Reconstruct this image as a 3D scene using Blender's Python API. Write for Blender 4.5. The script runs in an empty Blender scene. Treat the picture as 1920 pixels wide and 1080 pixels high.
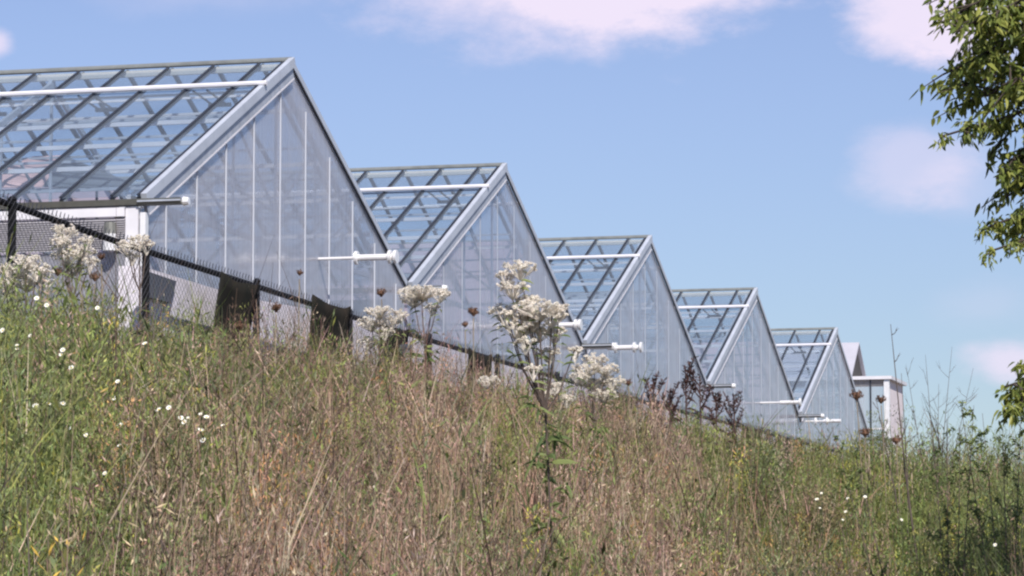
import bpy, math, random
import numpy as np
from mathutils import Vector, Matrix

# ------------------------------------------------------------------ camera, sky, sun, exposure
F_PX, TILT, AZ = 6278.0, 0.0986, 0.2650          # focal length in px of a 1920 wide frame, camera tilt, bearing of the row
scene = bpy.context.scene
cam_d = bpy.data.cameras.new('camera'); cam = bpy.data.objects.new('camera', cam_d)
scene.collection.objects.link(cam)
cam_d.sensor_width = 36.0; cam_d.lens = F_PX / 1920 * 36.0
cam_d.clip_start = 0.1; cam_d.clip_end = 5000
cam.location = (0, 0, 0); cam.rotation_euler = (math.pi / 2 + TILT, 0, 0)
scene.camera = cam
scene.render.resolution_x = 1024; scene.render.resolution_y = 576
scene.view_settings.view_transform = 'Standard'; scene.view_settings.look = 'None'
scene.view_settings.gamma = 1.0; scene.view_settings.exposure = 0.3
scene.cycles.pixel_filter_type = 'BLACKMAN_HARRIS'; scene.cycles.filter_width = 2.3
scene.cycles.transparent_max_bounces = 40
scene.cycles.max_bounces = 8

SUN_DIR = Vector((0.22, -0.85, 0.92)).normalized()      # direction towards the sun
sun_d = bpy.data.lights.new('sun', 'SUN'); sun_d.energy = 4.8; sun_d.angle = math.radians(0.5)
sun_d.color = (1.0, 0.95, 0.88)
sun = bpy.data.objects.new('sun', sun_d); scene.collection.objects.link(sun)
sun.rotation_euler = SUN_DIR.to_track_quat('Z', 'Y').to_euler()

world = bpy.data.worlds.new('World'); scene.world = world; world.use_nodes = True
nt = world.node_tree; nt.nodes.clear()
def N(t, typ, **kw):
    n = t.nodes.new(typ)
    for k, v in kw.items(): setattr(n, k, v)
    return n
def setup_world():
    L = nt.links.new
    out = N(nt, 'ShaderNodeOutputWorld'); bg = N(nt, 'ShaderNodeBackground'); L(bg.outputs[0], out.inputs[0])
    sky = N(nt, 'ShaderNodeTexSky', sky_type='NISHITA', sun_disc=False)
    sky.sun_elevation = math.asin(SUN_DIR.z)
    sky.sun_rotation = math.atan2(SUN_DIR.x, SUN_DIR.y)
    sky.air_density = 1.0; sky.dust_density = 0.25; sky.ozone_density = 2.2
    tc = N(nt, 'ShaderNodeTexCoord'); sep = N(nt, 'ShaderNodeSeparateXYZ'); L(tc.outputs['Generated'], sep.inputs[0])
    nz = N(nt, 'ShaderNodeTexNoise'); nz.inputs['Scale'].default_value = 26; nz.inputs['Detail'].default_value = 8
    nz.inputs['Roughness'].default_value = 0.64
    mp = N(nt, 'ShaderNodeMapping'); mp.inputs['Scale'].default_value = (1, 1, 2.0)
    L(tc.outputs['Generated'], mp.inputs[0]); L(mp.outputs[0], nz.inputs['Vector'])
    def m(op, a, b=None, clamp=False):
        x = N(nt, 'ShaderNodeMath', operation=op, use_clamp=clamp)
        for i, v in enumerate((a, b)):
            if v is None: continue
            if isinstance(v, (int, float)): x.inputs[i].default_value = v
            else: L(v, x.inputs[i])
        return x.outputs[0]
    X, Z = sep.outputs[0], sep.outputs[2]
    ahead = m('GREATER_THAN', sep.outputs[1], 0.0)
    noise = m('MULTIPLY', m('SUBTRACT', nz.outputs['Fac'], 0.5), 3.0)
    total = None
    # cloud banks: bearing x, elevation z, half width, half height, density, edge softness
    banks = [(.0160, .1955, .084, .0340, .80, .70), (.0350, .1860, .050, .0190, .5, .7),
             (.1240, .1790, .0300, .0185, .92, .55), (.1400, .1690, .024, .014, .5, .9),
             (.1190, .1350, .0270, .0160, .42, .7), (.1340, .1280, .020, .0130, .22, .8),
             (.1470, .0755, .0170, .0095, .72, .7), (.1400, .0930, .020, .010, .12, .9), (-.1545, .1690, .0085, .0062, .7, .7),
             (-.0950, .1860, .0500, .0110, .22, 1.0), (.2300, .1500, .05, .03, .9, .6), (-.30, .15, .08, .03, .8, .6)]
    for cx, cz, a, b, dn, soft in banks:
        dx = m('DIVIDE', m('SUBTRACT', X, cx), a); dz = m('DIVIDE', m('SUBTRACT', Z, cz), b)
        d = m('SQRT', m('ADD', m('MULTIPLY', dx, dx), m('MULTIPLY', dz, dz)))
        v = m('ADD', m('SUBTRACT', 1.0, d), m('MULTIPLY', noise, 0.40))
        sm = N(nt, 'ShaderNodeMapRange', interpolation_type='SMOOTHSTEP')
        sm.inputs['From Min'].default_value = 0.0; sm.inputs['From Max'].default_value = soft
        sm.inputs['To Max'].default_value = dn; L(v, sm.inputs['Value'])
        total = sm.outputs[0] if total is None else m('ADD', total, sm.outputs[0])
    total = m('MULTIPLY', m('MINIMUM', total, 0.95), ahead)
    # general broken cloud elsewhere in the sky
    tint = N(nt, 'ShaderNodeMix', data_type='RGBA', blend_type='MULTIPLY'); tint.inputs[0].default_value = 1
    L(sky.outputs[0], tint.inputs[6])
    low = N(nt, 'ShaderNodeMapRange', interpolation_type='SMOOTHSTEP'); low.inputs[1].default_value = .02; low.inputs[2].default_value = .19; L(Z, low.inputs[0])
    tm = N(nt, 'ShaderNodeMix', data_type='RGBA'); L(low.outputs[0], tm.inputs[0]); tm.inputs[6].default_value = (.70, .74, .86, 1)
    tm.inputs[7].default_value = (*SKY_TINT, 1); L(tm.outputs[2], tint.inputs[7])
    mix = N(nt, 'ShaderNodeMix', data_type='RGBA'); L(total, mix.inputs[0]); L(tint.outputs[2], mix.inputs[6])
    mix.inputs[7].default_value = (*CLOUD_COL, 1)
    L(mix.outputs[2], bg.inputs[0]); bg.inputs[1].default_value = 0.090
SKY_TINT = (0.99, 0.905, 1.06)
CLOUD_COL = (8.2, 7.3, 8.8)
setup_world()

# ------------------------------------------------------------------ helpers
col = scene.collection
rnd = random.Random(7); rng = np.random.default_rng(11)
nV = np.array([math.cos(AZ), -math.sin(AZ)]); rV = np.array([math.sin(AZ), math.cos(AZ)])   # across the row / along the row
ROW_ROT = math.pi / 2 - AZ

def ray(px, py):
    a = (px - 960) / F_PX; b = (540 - py) / F_PX
    return Vector((a, math.cos(TILT) - b * math.sin(TILT), math.sin(TILT) + b * math.cos(TILT)))
def at(px, py, Y):                       # point seen at (px,py) of the photograph, Y metres ahead
    v = ray(px, py); return v * (Y / v.y)
def at_plane(px, py, D):                 # the same, on the vertical plane D metres left of the row bearing
    v = ray(px, py); return v * (-D / (v.x * nV[0] + v.y * nV[1]))
def row_pt(s, D, z): return Vector((rV[0] * s - nV[0] * D, rV[1] * s - nV[1] * D, z))

PS = np.array([-60, -3, 0, 1.2, 2.7, 3.8, 4.8, 6.4, 8, 9.5, 11, 14, 400.])
PH = np.array([-1.7, -1.62, -1.55, -1.35, -.85, -.25, .3, .85, 1.2, 1.42, 1.52, 1.52, 1.52])
def ground_h(X, Y):
    p = -(X * nV[0] + Y * nV[1]); s = X * rV[0] + Y * rV[1]
    b = np.interp(p, PS, PH)
    b = b - .35 / (1 + np.exp(np.clip((s - 22) / 2.5, -40, 40))) * (1 / (1 + np.exp(np.clip(-(p - 3) * 2, -40, 40))))
    b = b + 1.35 * np.exp(-((X - 7.5) / 3.2) ** 2 / 2 - ((Y - 29) / 8) ** 2 / 2)
    return b + 0.05 * np.sin(X * 1.3 + Y * .7) + .04 * np.sin(Y * 1.1 - X * .4)
def gh(x, y): return float(ground_h(np.array(x), np.array(y)))

def tag(o, label=None, cat=None, group=None, kind=None):
    if label: o['label'] = label
    if cat: o['category'] = cat
    if group: o['group'] = group
    if kind: o['kind'] = kind
    return o
def empty(name, loc, rz=0.0):
    o = bpy.data.objects.new(name, None); col.objects.link(o); o.location = loc; o.rotation_euler = (0, 0, rz)
    o.empty_display_size = .2
    return o
class MB:
    def __init__(s): s.v = []; s.f = []; s.m = []
    def quad(s, *p, mi=0):
        b = len(s.v); s.v += [tuple(q) for q in p]; s.f.append(tuple(range(b, b + len(p)))); s.m.append(mi)
    def box(s, x0, x1, y0, y1, z0, z1, mi=0):
        b = len(s.v)
        s.v += [(x0,y0,z0),(x1,y0,z0),(x1,y1,z0),(x0,y1,z0),(x0,y0,z1),(x1,y0,z1),(x1,y1,z1),(x0,y1,z1)]
        for f in ((0,3,2,1),(4,5,6,7),(0,1,5,4),(1,2,6,5),(2,3,7,6),(3,0,4,7)):
            s.f.append(tuple(b + i for i in f)); s.m.append(mi)
    def prism(s, poly, axis, a, b, mi=0):        # polygon in the two other axes, extruded along axis from a to b
        n = len(poly); base = len(s.v)
        for t in (a, b):
            for u, w in poly:
                s.v.append({'x': (t, u, w), 'y': (u, t, w), 'z': (u, w, t)}[axis])
        s.f.append(tuple(base + i for i in range(n))[::-1]); s.m.append(mi)
        s.f.append(tuple(base + n + i for i in range(n))); s.m.append(mi)
        for i in range(n):
            j = (i + 1) % n; s.f.append((base + i, base + j, base + n + j, base + n + i)); s.m.append(mi)
    def bar(s, p, q, w, h=None, up=(0, 0, 1), mi=0):   # rectangular bar between two points
        p = Vector(p); q = Vector(q); d = (q - p).normalized(); up = Vector(up)
        if abs(d.dot(up)) > .98: up = Vector((1, 0, 0))
        a = d.cross(up).normalized(); b = a.cross(d).normalized(); h = h or w; base = len(s.v)
        for c in (p, q):
            for u, t in ((-1,-1),(1,-1),(1,1),(-1,1)): s.v.append(tuple(c + a * (u * w / 2) + b * (t * h / 2)))
        for f in ((3,2,1,0),(4,5,6,7),(0,1,5,4),(1,2,6,5),(2,3,7,6),(3,0,4,7)):
            s.f.append(tuple(base + i for i in f)); s.m.append(mi)
    def tube(s, pts, radii, n=6, mi=0, cap=True):
        pts = [Vector(p) for p in pts]
        if isinstance(radii, (int, float)): radii = [radii] * len(pts)
        base = len(s.v); ref = Vector((.3, .9, .2))
        for i, p in enumerate(pts):
            d = (pts[min(i + 1, len(pts) - 1)] - pts[max(i - 1, 0)]).normalized()
            rr = ref if abs(d.dot(ref.normalized())) < .95 else Vector((1, 0, 0))
            a = d.cross(rr).normalized(); b = d.cross(a)
            for k in range(n):
                t = 2 * math.pi * k / n
                s.v.append(tuple(p + (a * math.cos(t) + b * math.sin(t)) * radii[i]))
        for i in range(len(pts) - 1):
            for k in range(n):
                j = (k + 1) % n
                s.f.append((base + i*n + k, base + i*n + j, base + (i+1)*n + j, base + (i+1)*n + k)); s.m.append(mi)
        if cap:
            s.f.append(tuple(base + k for k in range(n))[::-1]); s.m.append(mi)
            s.f.append(tuple(base + (len(pts)-1)*n + k for k in range(n))); s.m.append(mi)
    def leaf(s, p, d, L, w, mi=0, roll=None, droop=.25, fold=.15):
        p = Vector(p); d = Vector(d).normalized()
        a = d.cross(Vector((rnd.uniform(-1,1), rnd.uniform(-1,1), rnd.uniform(-1,1))))
        if roll is not None: a = d.cross(Vector((0,0,1))) if abs(d.z) < .95 else Vector((1,0,0))
        a.normalize(); up = a.cross(d)
        m1 = p + d*L*.3 ; m2 = p + d*L*.65 - Vector((0,0,droop*L*.35)); e = p + d*L - Vector((0,0,droop*L))
        b = len(s.v)
        s.v += [tuple(p), tuple(m1 + a*w*.45 + up*fold*w), tuple(m1), tuple(m1 - a*w*.45 + up*fold*w),
                tuple(m2 + a*w*.38 + up*fold*w), tuple(m2), tuple(m2 - a*w*.38 + up*fold*w), tuple(e)]
        for f in ((0,1,2),(0,2,3),(1,4,5,2),(2,5,6,3),(4,7,5),(5,7,6)):
            s.f.append(tuple(b + i for i in f)); s.m.append(mi)
    def mesh(s, name, mats, smooth=False):
        me = bpy.data.meshes.new(name); me.from_pydata(s.v, [], s.f)
        for m in (mats if isinstance(mats, (list, tuple)) else [mats]): me.materials.append(m)
        me.polygons.foreach_set('material_index', s.m)
        if smooth: me.polygons.foreach_set('use_smooth', [True] * len(s.f))
        me.update(); return me
    def build(s, name, mats, parent=None, smooth=False, loc=(0,0,0)):
        return link(name, s.mesh(name, mats, smooth), parent, loc)
def link(name, me, parent=None, loc=(0,0,0)):
    o = bpy.data.objects.new(name, me); col.objects.link(o); o.parent = parent; o.location = loc
    return o
def children(o): return [c for c in bpy.data.objects if c.parent == o]
def copy_tree(o, parent=None, kids=None):
    c = o.copy(); col.objects.link(c); c.parent = parent
    for ch in (list(o.children)): copy_tree(ch, c)
    return c

# ------------------------------------------------------------------ materials
def mat(name, color, rough=.6, metal=0.0, noise=0.0, nscale=6.0, ncol=None, bump=0.0, spec=.5, coords='Object', stretch=(1,1,1), trans=0.0):
    m = bpy.data.materials.new(name); m.use_nodes = True; t = m.node_tree; L = t.links.new
    b = t.nodes['Principled BSDF']; b.inputs['Base Color'].default_value = (*color, 1)
    b.inputs['Roughness'].default_value = rough; b.inputs['Metallic'].default_value = metal
    b.inputs['Specular IOR Level'].default_value = spec
    if noise or bump:
        tc = N(t, 'ShaderNodeTexCoord'); mp = N(t, 'ShaderNodeMapping'); mp.inputs['Scale'].default_value = stretch
        nz = N(t, 'ShaderNodeTexNoise'); nz.inputs['Scale'].default_value = nscale; nz.inputs['Detail'].default_value = 5
        L(tc.outputs[coords], mp.inputs[0]); L(mp.outputs[0], nz.inputs['Vector'])
        mr = N(t, 'ShaderNodeMapRange'); mr.inputs[1].default_value = .3; mr.inputs[2].default_value = .7
        L(nz.outputs['Fac'], mr.inputs[0])
        mx = N(t, 'ShaderNodeMix', data_type='RGBA'); L(mr.outputs[0], mx.inputs[0])
        c2 = ncol or tuple(c * (1 - noise) for c in color)
        mx.inputs[6].default_value = (*color, 1); mx.inputs[7].default_value = (*c2, 1)
        L(mx.outputs[2], b.inputs['Base Color'])
        if bump:
            bp = N(t, 'ShaderNodeBump'); bp.inputs['Strength'].default_value = bump; bp.inputs['Distance'].default_value = .02
            L(nz.outputs['Fac'], bp.inputs['Height']); L(bp.outputs[0], b.inputs['Normal'])
    return m

def glass(name, clear, body, gloss, dirt=0.0, tint=(.93,.95,.97), stretch=(1,1,.15), dirt_scale=2.0, tl=.35, panes=False):
    """thin sheet: mostly transparent, part milky body (diffuse + translucent), part reflection"""
    m = bpy.data.materials.new(name); m.use_nodes = True; t = m.node_tree; t.nodes.clear(); L = t.links.new
    out = N(t, 'ShaderNodeOutputMaterial'); tr = N(t, 'ShaderNodeBsdfTransparent'); tr.inputs[0].default_value = (*tint, 1)
    df = N(t, 'ShaderNodeBsdfDiffuse'); df.inputs[0].default_value = (*body, 1)
    ts = N(t, 'ShaderNodeBsdfTranslucent'); ts.inputs[0].default_value = (*body, 1)
    gl = N(t, 'ShaderNodeBsdfGlossy'); gl.inputs[0].default_value = (.95,.96,1,1); gl.inputs['Roughness'].default_value = gloss[1]
    mb = N(t, 'ShaderNodeMixShader'); mb.inputs[0].default_value = tl; L(df.outputs[0], mb.inputs[1]); L(ts.outputs[0], mb.inputs[2])
    tc = N(t, 'ShaderNodeTexCoord'); mp = N(t, 'ShaderNodeMapping'); mp.inputs['Scale'].default_value = stretch
    nz = N(t, 'ShaderNodeTexNoise'); nz.inputs['Scale'].default_value = dirt_scale; nz.inputs['Detail'].default_value = 4
    L(tc.outputs['Object'], mp.inputs[0]); L(mp.outputs[0], nz.inputs['Vector'])
    mr = N(t, 'ShaderNodeMapRange'); mr.inputs[1].default_value = .32; mr.inputs[2].default_value = .68
    mr.inputs[3].default_value = (1 - clear) - dirt; mr.inputs[4].default_value = (1 - clear) + dirt
    L(nz.outputs['Fac'], mr.inputs[0])
    fac = mr.outputs[0]
    if panes:           # every pane has weathered a little differently, with rain streaks
        sx = N(t, 'ShaderNodeSeparateXYZ'); L(tc.outputs['Object'], sx.inputs[0])
        def mm(op, a, b=None):
            q = N(t, 'ShaderNodeMath', operation=op)
            for i, v in enumerate((a, b)):
                if v is None: continue
                if isinstance(v, (int, float)): q.inputs[i].default_value = v
                else: L(v, q.inputs[i])
            return q.outputs[0]
        oi = N(t, 'ShaderNodeObjectInfo')
        idx = mm('ADD', mm('FLOOR', mm('DIVIDE', mm('SUBTRACT', sx.outputs[0], .89), 1.058)), mm('MULTIPLY', mm('FLOOR', mm('MULTIPLY', oi.outputs['Random'], 50.0)), 3.7))
        wn = N(t, 'ShaderNodeTexWhiteNoise', noise_dimensions='1D'); L(idx, wn.inputs['W'])
        st = N(t, 'ShaderNodeTexNoise'); st.inputs['Scale'].default_value = 1.0; st.inputs['Detail'].default_value = 6; st.inputs['Roughness'].default_value = .7
        mp2 = N(t, 'ShaderNodeMapping'); mp2.inputs['Scale'].default_value = (9, 1, .5); L(tc.outputs['Object'], mp2.inputs[0]); L(mp2.outputs[0], st.inputs['Vector'])
        fac = mm('ADD', fac, mm('ADD', mm('MULTIPLY', mm('SUBTRACT', wn.outputs[0], .5), .34), mm('MULTIPLY', mm('SUBTRACT', st.outputs['Fac'], .5), .55)))
        cl = N(t, 'ShaderNodeClamp'); L(fac, cl.inputs[0]); fac = cl.outputs[0]
    m1 = N(t, 'ShaderNodeMixShader'); L(fac, m1.inputs[0]); L(tr.outputs[0], m1.inputs[1]); L(mb.outputs[0], m1.inputs[2])
    lw = N(t, 'ShaderNodeLayerWeight'); lw.inputs[0].default_value = .5
    pw = N(t, 'ShaderNodeMath', operation='POWER'); L(lw.outputs['Facing'], pw.inputs[0]); pw.inputs[1].default_value = 4.0
    mu = N(t, 'ShaderNodeMath', operation='MULTIPLY', use_clamp=True); L(pw.outputs[0], mu.inputs[0]); mu.inputs[1].default_value = gloss[0]
    m2 = N(t, 'ShaderNodeMixShader'); L(mu.outputs[0], m2.inputs[0]); L(m1.outputs[0], m2.inputs[1]); L(gl.outputs[0], m2.inputs[2])
    L(m2.outputs[0], out.inputs[0]); return m

def foliage_mat(name, attr=True, color=(.07,.12,.03), trans=.3, rough=.6, vr=(.55,1.5)):
    m = bpy.data.materials.new(name); m.use_nodes = True; t = m.node_tree; t.nodes.clear(); L = t.links.new
    out = N(t, 'ShaderNodeOutputMaterial'); p = N(t, 'ShaderNodeBsdfPrincipled'); tl = N(t, 'ShaderNodeBsdfTranslucent')
    p.inputs['Roughness'].default_value = rough; p.inputs['Specular IOR Level'].default_value = .3
    mx = N(t, 'ShaderNodeMixShader'); mx.inputs[0].default_value = trans
    if attr:
        a = N(t, 'ShaderNodeVertexColor', layer_name='tone'); src = a.outputs[0]
    else:
        g = N(t, 'ShaderNodeNewGeometry'); hs = N(t, 'ShaderNodeHueSaturation'); hs.inputs['Color'].default_value = (*color, 1)
        mr = N(t, 'ShaderNodeMapRange'); L(g.outputs['Random Per Island'], mr.inputs[0]); mr.inputs[3].default_value = vr[0]; mr.inputs[4].default_value = vr[1]
        L(mr.outputs[0], hs.inputs['Value'])
        mr2 = N(t, 'ShaderNodeMapRange'); L(g.outputs['Random Per Island'], mr2.inputs[0]); mr2.inputs[3].default_value = .53; mr2.inputs[4].default_value = .47
        L(mr2.outputs[0], hs.inputs['Hue']); src = hs.outputs[0]
    L(src, p.inputs['Base Color']); L(src, tl.inputs[0]); L(p.outputs[0], mx.inputs[1]); L(tl.outputs[0], mx.inputs[2]); L(mx.outputs[0], out.inputs[0])
    return m

M = dict(
    mullion=mat('mullion_grey', (.55,.57,.63), .5, .1, .1, 5),
    slats=mat('pink_slats', (.80,.50,.47), .8, 0, .3, 5, stretch=(1,1,4)), greysheet=mat('grey_sheet', (.16,.18,.21), .7, 0, .3, 2),
    cream=mat('cream_beam', (.60,.57,.52), .5, 0, .1, 4),
    alu=mat('aluminium', (.60,.63,.70), .45, .25, .2, 3, bump=.1),
    white=mat('white_frame', (.74,.72,.76), .45, 0, .12, 4),
    pipewhite=mat('bright_pipe', (.86,.84,.84), .3, .2, .1, 8),
    dark=mat('dark_cap', (.045,.05,.065), .5, .2, .3, 5),
    steel=mat('galvanised_steel', (.52,.55,.62), .5, .3, .25, 6),
    gutter=mat('gutter_grey', (.22,.22,.20), .5, .2, .3, 5),
    ridge=mat('ridge_grey', (.25,.26,.25), .5, .2, .3, 5),
    roofglass=glass('roof_glass', .88, (.55,.62,.72), (.22,.03), .05, (.86,.90,.93), (1,1,1), .6),
    gable=glass('gable_glazing', .53, (.70,.69,.73), (.65,.16), .20, (.93,.94,.96), (.5,1,.35), .9, tl=.5, panes=True),
    dimming=glass('dimming_sheet', .18, (.23,.24,.27), (.3,.3), .12, (.8,.82,.85)),  # sheet colour darkened so the lower gables look dimmer
    wash=glass('whitewash', .06, (.92,.72,.74), (.1,.3), .08, (.9,.86,.88), (1,1,1), 2.0, tl=.9),
    sideglass=glass('side_glass', .40, (.50,.50,.55), (.6,.1), .1, (.7,.72,.76)),
    openglass=glass('open_glass', .72, (.66,.66,.70), (.5,.08), .1, (.92,.93,.95)),
    louvre=mat('louvre_grey', (.42,.40,.43), .6, 0, .15, 4),
    floor=mat('concrete_floor', (.28,.27,.26), .8, 0, .3, 2),
    concrete=mat('pale_concrete', (.84,.79,.86), .85, 0, .22, 2.2, bump=.3),
    pinkwall=mat('pink_render', (.80,.72,.74), .8, 0, .15, 2),
    roofsheet=mat('pale_sheet_roof', (.44,.43,.48), .5, 0, .12, 2),
    tan=mat('shaded_tan_boarding', (.065,.058,.055), .8, 0, .25, 3),  # shade under the roof overhang is put into this dark base colour
    black=mat('black_vinyl', (.012,.012,.015), .8, 0, .3, 9, spec=.15),
    wire=mat('chain_wire', (.085,.085,.10), .5, .3, .3, 9),
    cloth=mat('dark_shade_cloth', (.010,.013,.012), 1.0, 0, .6, 3.0, ncol=(.032,.026,.021), bump=.6, spec=.05),
    soil=mat('soil', (.09,.065,.045), .95, 0, .5, 1.5, ncol=(.13,.11,.06), bump=.6),
    bark=mat('bark', (.075,.055,.045), .9, 0, .5, 14, bump=.8, stretch=(1,1,.2)),
    twig=mat('dark_twig', (.13,.095,.08), .8, 0, .4, 20),
    greenstem=mat('green_stem', (.10,.12,.05), .8, 0, .4, 20),
    palestem=mat('pale_stem', (.34,.27,.18), .8, 0, .4, 20),
    dock=mat('dock_brown', (.085,.040,.036), .85, 0, .4, 20),
    seed=mat('seed_brown', (.20,.105,.065), .85, 0, .45, 30),
    bone=foliage_mat('boneset_white', False, (.93,.88,.80), .40, .9, (.85,1.07)),
    petal=mat('petal_white', (.86,.85,.78), .7, 0, .05, 40),
    yolk=mat('yellow_centre', (.62,.42,.04), .7, 0, .2, 40),
    weed=foliage_mat('weed_leaf', False, (.20,.25,.09), .4),
    treeleaf=foliage_mat('tree_leaf', False, (.215,.25,.06), .4, .45),
    field=foliage_mat('field_tone', True, trans=.22),
)

# ------------------------------------------------------------------ ground
def build_ground():
    xs = np.concatenate([-np.geomspace(900, 14, 14), np.arange(-13, 25, .8), np.geomspace(26, 900, 14)])
    ys = np.concatenate([-np.geomspace(600, 8, 10), np.arange(-7, 100, .8), np.geomspace(102, 2500, 14)])
    X, Y = np.meshgrid(xs, ys); Z = ground_h(X, Y)
    v = np.stack([X, Y, Z], -1).reshape(-1, 3); nx = len(xs); ny = len(ys)
    i, j = np.meshgrid(np.arange(nx - 1), np.arange(ny - 1)); a = (j * nx + i).ravel()
    f = np.stack([a, a + 1, a + nx + 1, a + nx], 1)
    me = bpy.data.meshes.new('ground'); me.from_pydata(v.tolist(), [], f.tolist()); me.materials.append(M['soil'])
    me.polygons.foreach_set('use_smooth', [True] * len(f)); me.update()
    tag(link('ground', me), kind='structure')
build_ground()

# ------------------------------------------------------------------ greenhouses
W, EAVE, RIDGE, DEPTH, GZ = 11.0, 3.50, 6.07, 27.0, 1.505
X0, Y0 = -4.464, 39.85
RISE = RIDGE - EAVE; SL = math.hypot(W / 2, RISE); UX, UZ = (W / 2) / SL, RISE / SL
def slope_pt(side, t, y, off=0.0):       # t: 0 ridge .. 1 eave
    x = W/2 - t*W/2 if side < 0 else W/2 + t*W/2
    nx = -UZ if side < 0 else UZ
    return Vector((x + nx*off, y, RIDGE - t*RISE + UX*off))
def greenhouse_meshes():
    g = {}
    m = MB(); e = .10
    m.prism([(e,.0),(W-e,.0),(W-e,EAVE),(W/2,RIDGE-.05),(e,EAVE)], 'y', .02, .035); g['gable'] = m.mesh('gable_wall', M['gable'])
    m = MB(); m.prism([(e,.0),(W-e,.0),(W-e,EAVE),(W/2,RIDGE-.05),(e,EAVE)], 'y', DEPTH-.035, DEPTH-.02); g['back'] = m.mesh('back_wall', M['gable'])
    for side in (-1, 1):
        m = MB(); a = slope_pt(side,.012,.05,0); b = slope_pt(side,.975,.05,0); up = slope_pt(side,.012,.05,.006); ub = slope_pt(side,.975,.05,.006)
        m.prism([(a.x,a.z),(up.x,up.z),(ub.x,ub.z),(b.x,b.z)], 'y', .05, DEPTH-.05); g['roof', side] = m.mesh('roof_glass', M['roofglass'])
        m = MB(); m.bar(slope_pt(side,.01,0,-.026), slope_pt(side,.975,0,-.026), .030, .042, up=(0,1,0)); 
        # cap strip on top
        m.bar(slope_pt(side,.01,0,.016), slope_pt(side,.975,0,.016), .016, .036, up=(0,1,0))
        g['bar', side] = m.mesh('glazing_bar', M['dark'])
        # barge boards on the gable edge
        m = MB()
        wv = .125 if side < 0 else .085
        A = slope_pt(side,-.004,0,.05); B = slope_pt(side,.985,0,.05); A2 = slope_pt(side,-.004,0,.05-wv); B2 = slope_pt(side,.985,0,.05-wv)
        m.prism([(A.x,A.z),(B.x,B.z),(B2.x,B2.z),(A2.x,A2.z)], 'y', -.06 if side < 0 else -.02, .015)
        g['barge', side] = m.mesh('barge_board', M['alu'])
        m = MB()
        A = slope_pt(side,.004,0,.05-wv-.004); B = slope_pt(side,.98,0,.05-wv-.004)
        A2 = slope_pt(side,.004,0,-wv-(.10 if side<0 else -.035)); B2 = slope_pt(side,.98,0,-wv-(.10 if side<0 else -.035))
        m.prism([(A.x,A.z),(B.x,B.z),(B2.x,B2.z),(A2.x,A2.z)], 'y', -.03 if side < 0 else -.008, .013)
        if side < 0:
            A = slope_pt(side,.004,0,-wv-.104); B = slope_pt(side,.98,0,-wv-.104); A2 = slope_pt(side,.004,0,-wv-.125); B2 = slope_pt(side,.98,0,-wv-.125)
            m.prism([(A.x,A.z),(B.x,B.z),(B2.x,B2.z),(A2.x,A2.z)], 'y', -.035, .012, mi=1)
        g['trim', side] = m.mesh('rake_trim', [M['steel'] if side < 0 else M['dark'], M['white']])
        m = MB(); m.tube([slope_pt(side,.215,-.09 if side < 0 else .06,.07), slope_pt(side,.215,DEPTH-.1,.07)], .036, 8); g['vent', side] = m.mesh('vent_rail', M['white'])
        for i, t in enumerate((.06, .40, .435, .56, .60, .72, .87, .14, .30, .50, .80)):
            m = MB(); r = .05 if i in (1, 3, 5) else .028
            m.bar(slope_pt(side,t,.1,-.10 - (0 if i in (1,3,5,6) else .12)), slope_pt(side,t,DEPTH-.1,-.10 - (0 if i in (1,3,5,6) else .12)), r, r*1.1); g['purlin', side, i] = m.mesh('purlin', M['white'] if i % 2 else M['steel'])
        m = MB(); a = slope_pt(side,.38,0,-.055); b = slope_pt(side,.965,0,-.055)
        a2 = slope_pt(side,.38,0,-.062); b2 = slope_pt(side,.965,0,-.062)
        m.quad((a.x,.35,a.z),(a.x,6.4,a.z),(b.x,6.4,b.z),(b.x,.35,b.z)); g['wash', side] = m.mesh('whitewashed_pane', M['wash'])
    m = MB(); m.prism([(W/2-.05,RIDGE+.0),(W/2,RIDGE+.03),(W/2+.05,RIDGE+.0),(W/2+.05,RIDGE+.025),(W/2,RIDGE+.06),(W/2-.05,RIDGE+.025)], 'y', -.02, DEPTH)
    g['ridge'] = m.mesh('ridge_cap', M['ridge'])
    m = MB(); m.box(W/2-.03,W/2+.03,.06,DEPTH-.1,RIDGE-.12,RIDGE-.035); g['rbeam'] = m.mesh('ridge_beam', M['cream'])
    m = MB(); m.prism([(-.08,EAVE-.068),(.08,EAVE-.068),(.11,EAVE-.0),(.09,EAVE-.0),(.06,EAVE-.05),(-.06,EAVE-.05),(-.09,EAVE-.0),(-.11,EAVE-.0)], 'y', -.56, DEPTH)
    m.box(-.118,-.10,-.56,-.01,EAVE-.04,EAVE-.02, mi=1)
    g['gutter'] = m.mesh('gutter', [M['gutter'], M['steel']])
    m = MB(); m.tube([(0,-.56,EAVE-.035),(0,-.63,EAVE-.035)], [.058,.045], 10); g['endcap'] = m.mesh('gutter_end_cap', M['pipewhite'])
    m = MB(); m.box(-.0075,.0075,-.006,.012,0,1); g['mull'] = m.mesh('mullion', M['mullion']); g['mull2'] = m.mesh('mullion', M['steel'])
    # roof truss: bottom chord, web members, inner rafter
    m = MB()
    for side in (-1, 1):
        m.bar(slope_pt(side,.0,0,-.16), slope_pt(side,.97,0,-.16), .05, .08)
        m.bar(slope_pt(side,.62,0,-.2), (W/2, 0, EAVE+.5), .03)
        m.bar(slope_pt(side,.62,0,-.2), (W/2 + side*1.7, 0, EAVE+.12), .03)
        m.bar(slope_pt(side,.32,0,-.2), (W/2 + side*1.7, 0, EAVE+.12), .03)
        m.bar(slope_pt(side,.32,0,-.2), (W/2, 0, EAVE+.5), .03)
    m.bar((.15,0,EAVE+.05),(W-.15,0,EAVE+.05), .05, .07)
    m.bar((W/2,0,EAVE+.05),(W/2,0,RIDGE-.2), .035)
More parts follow.
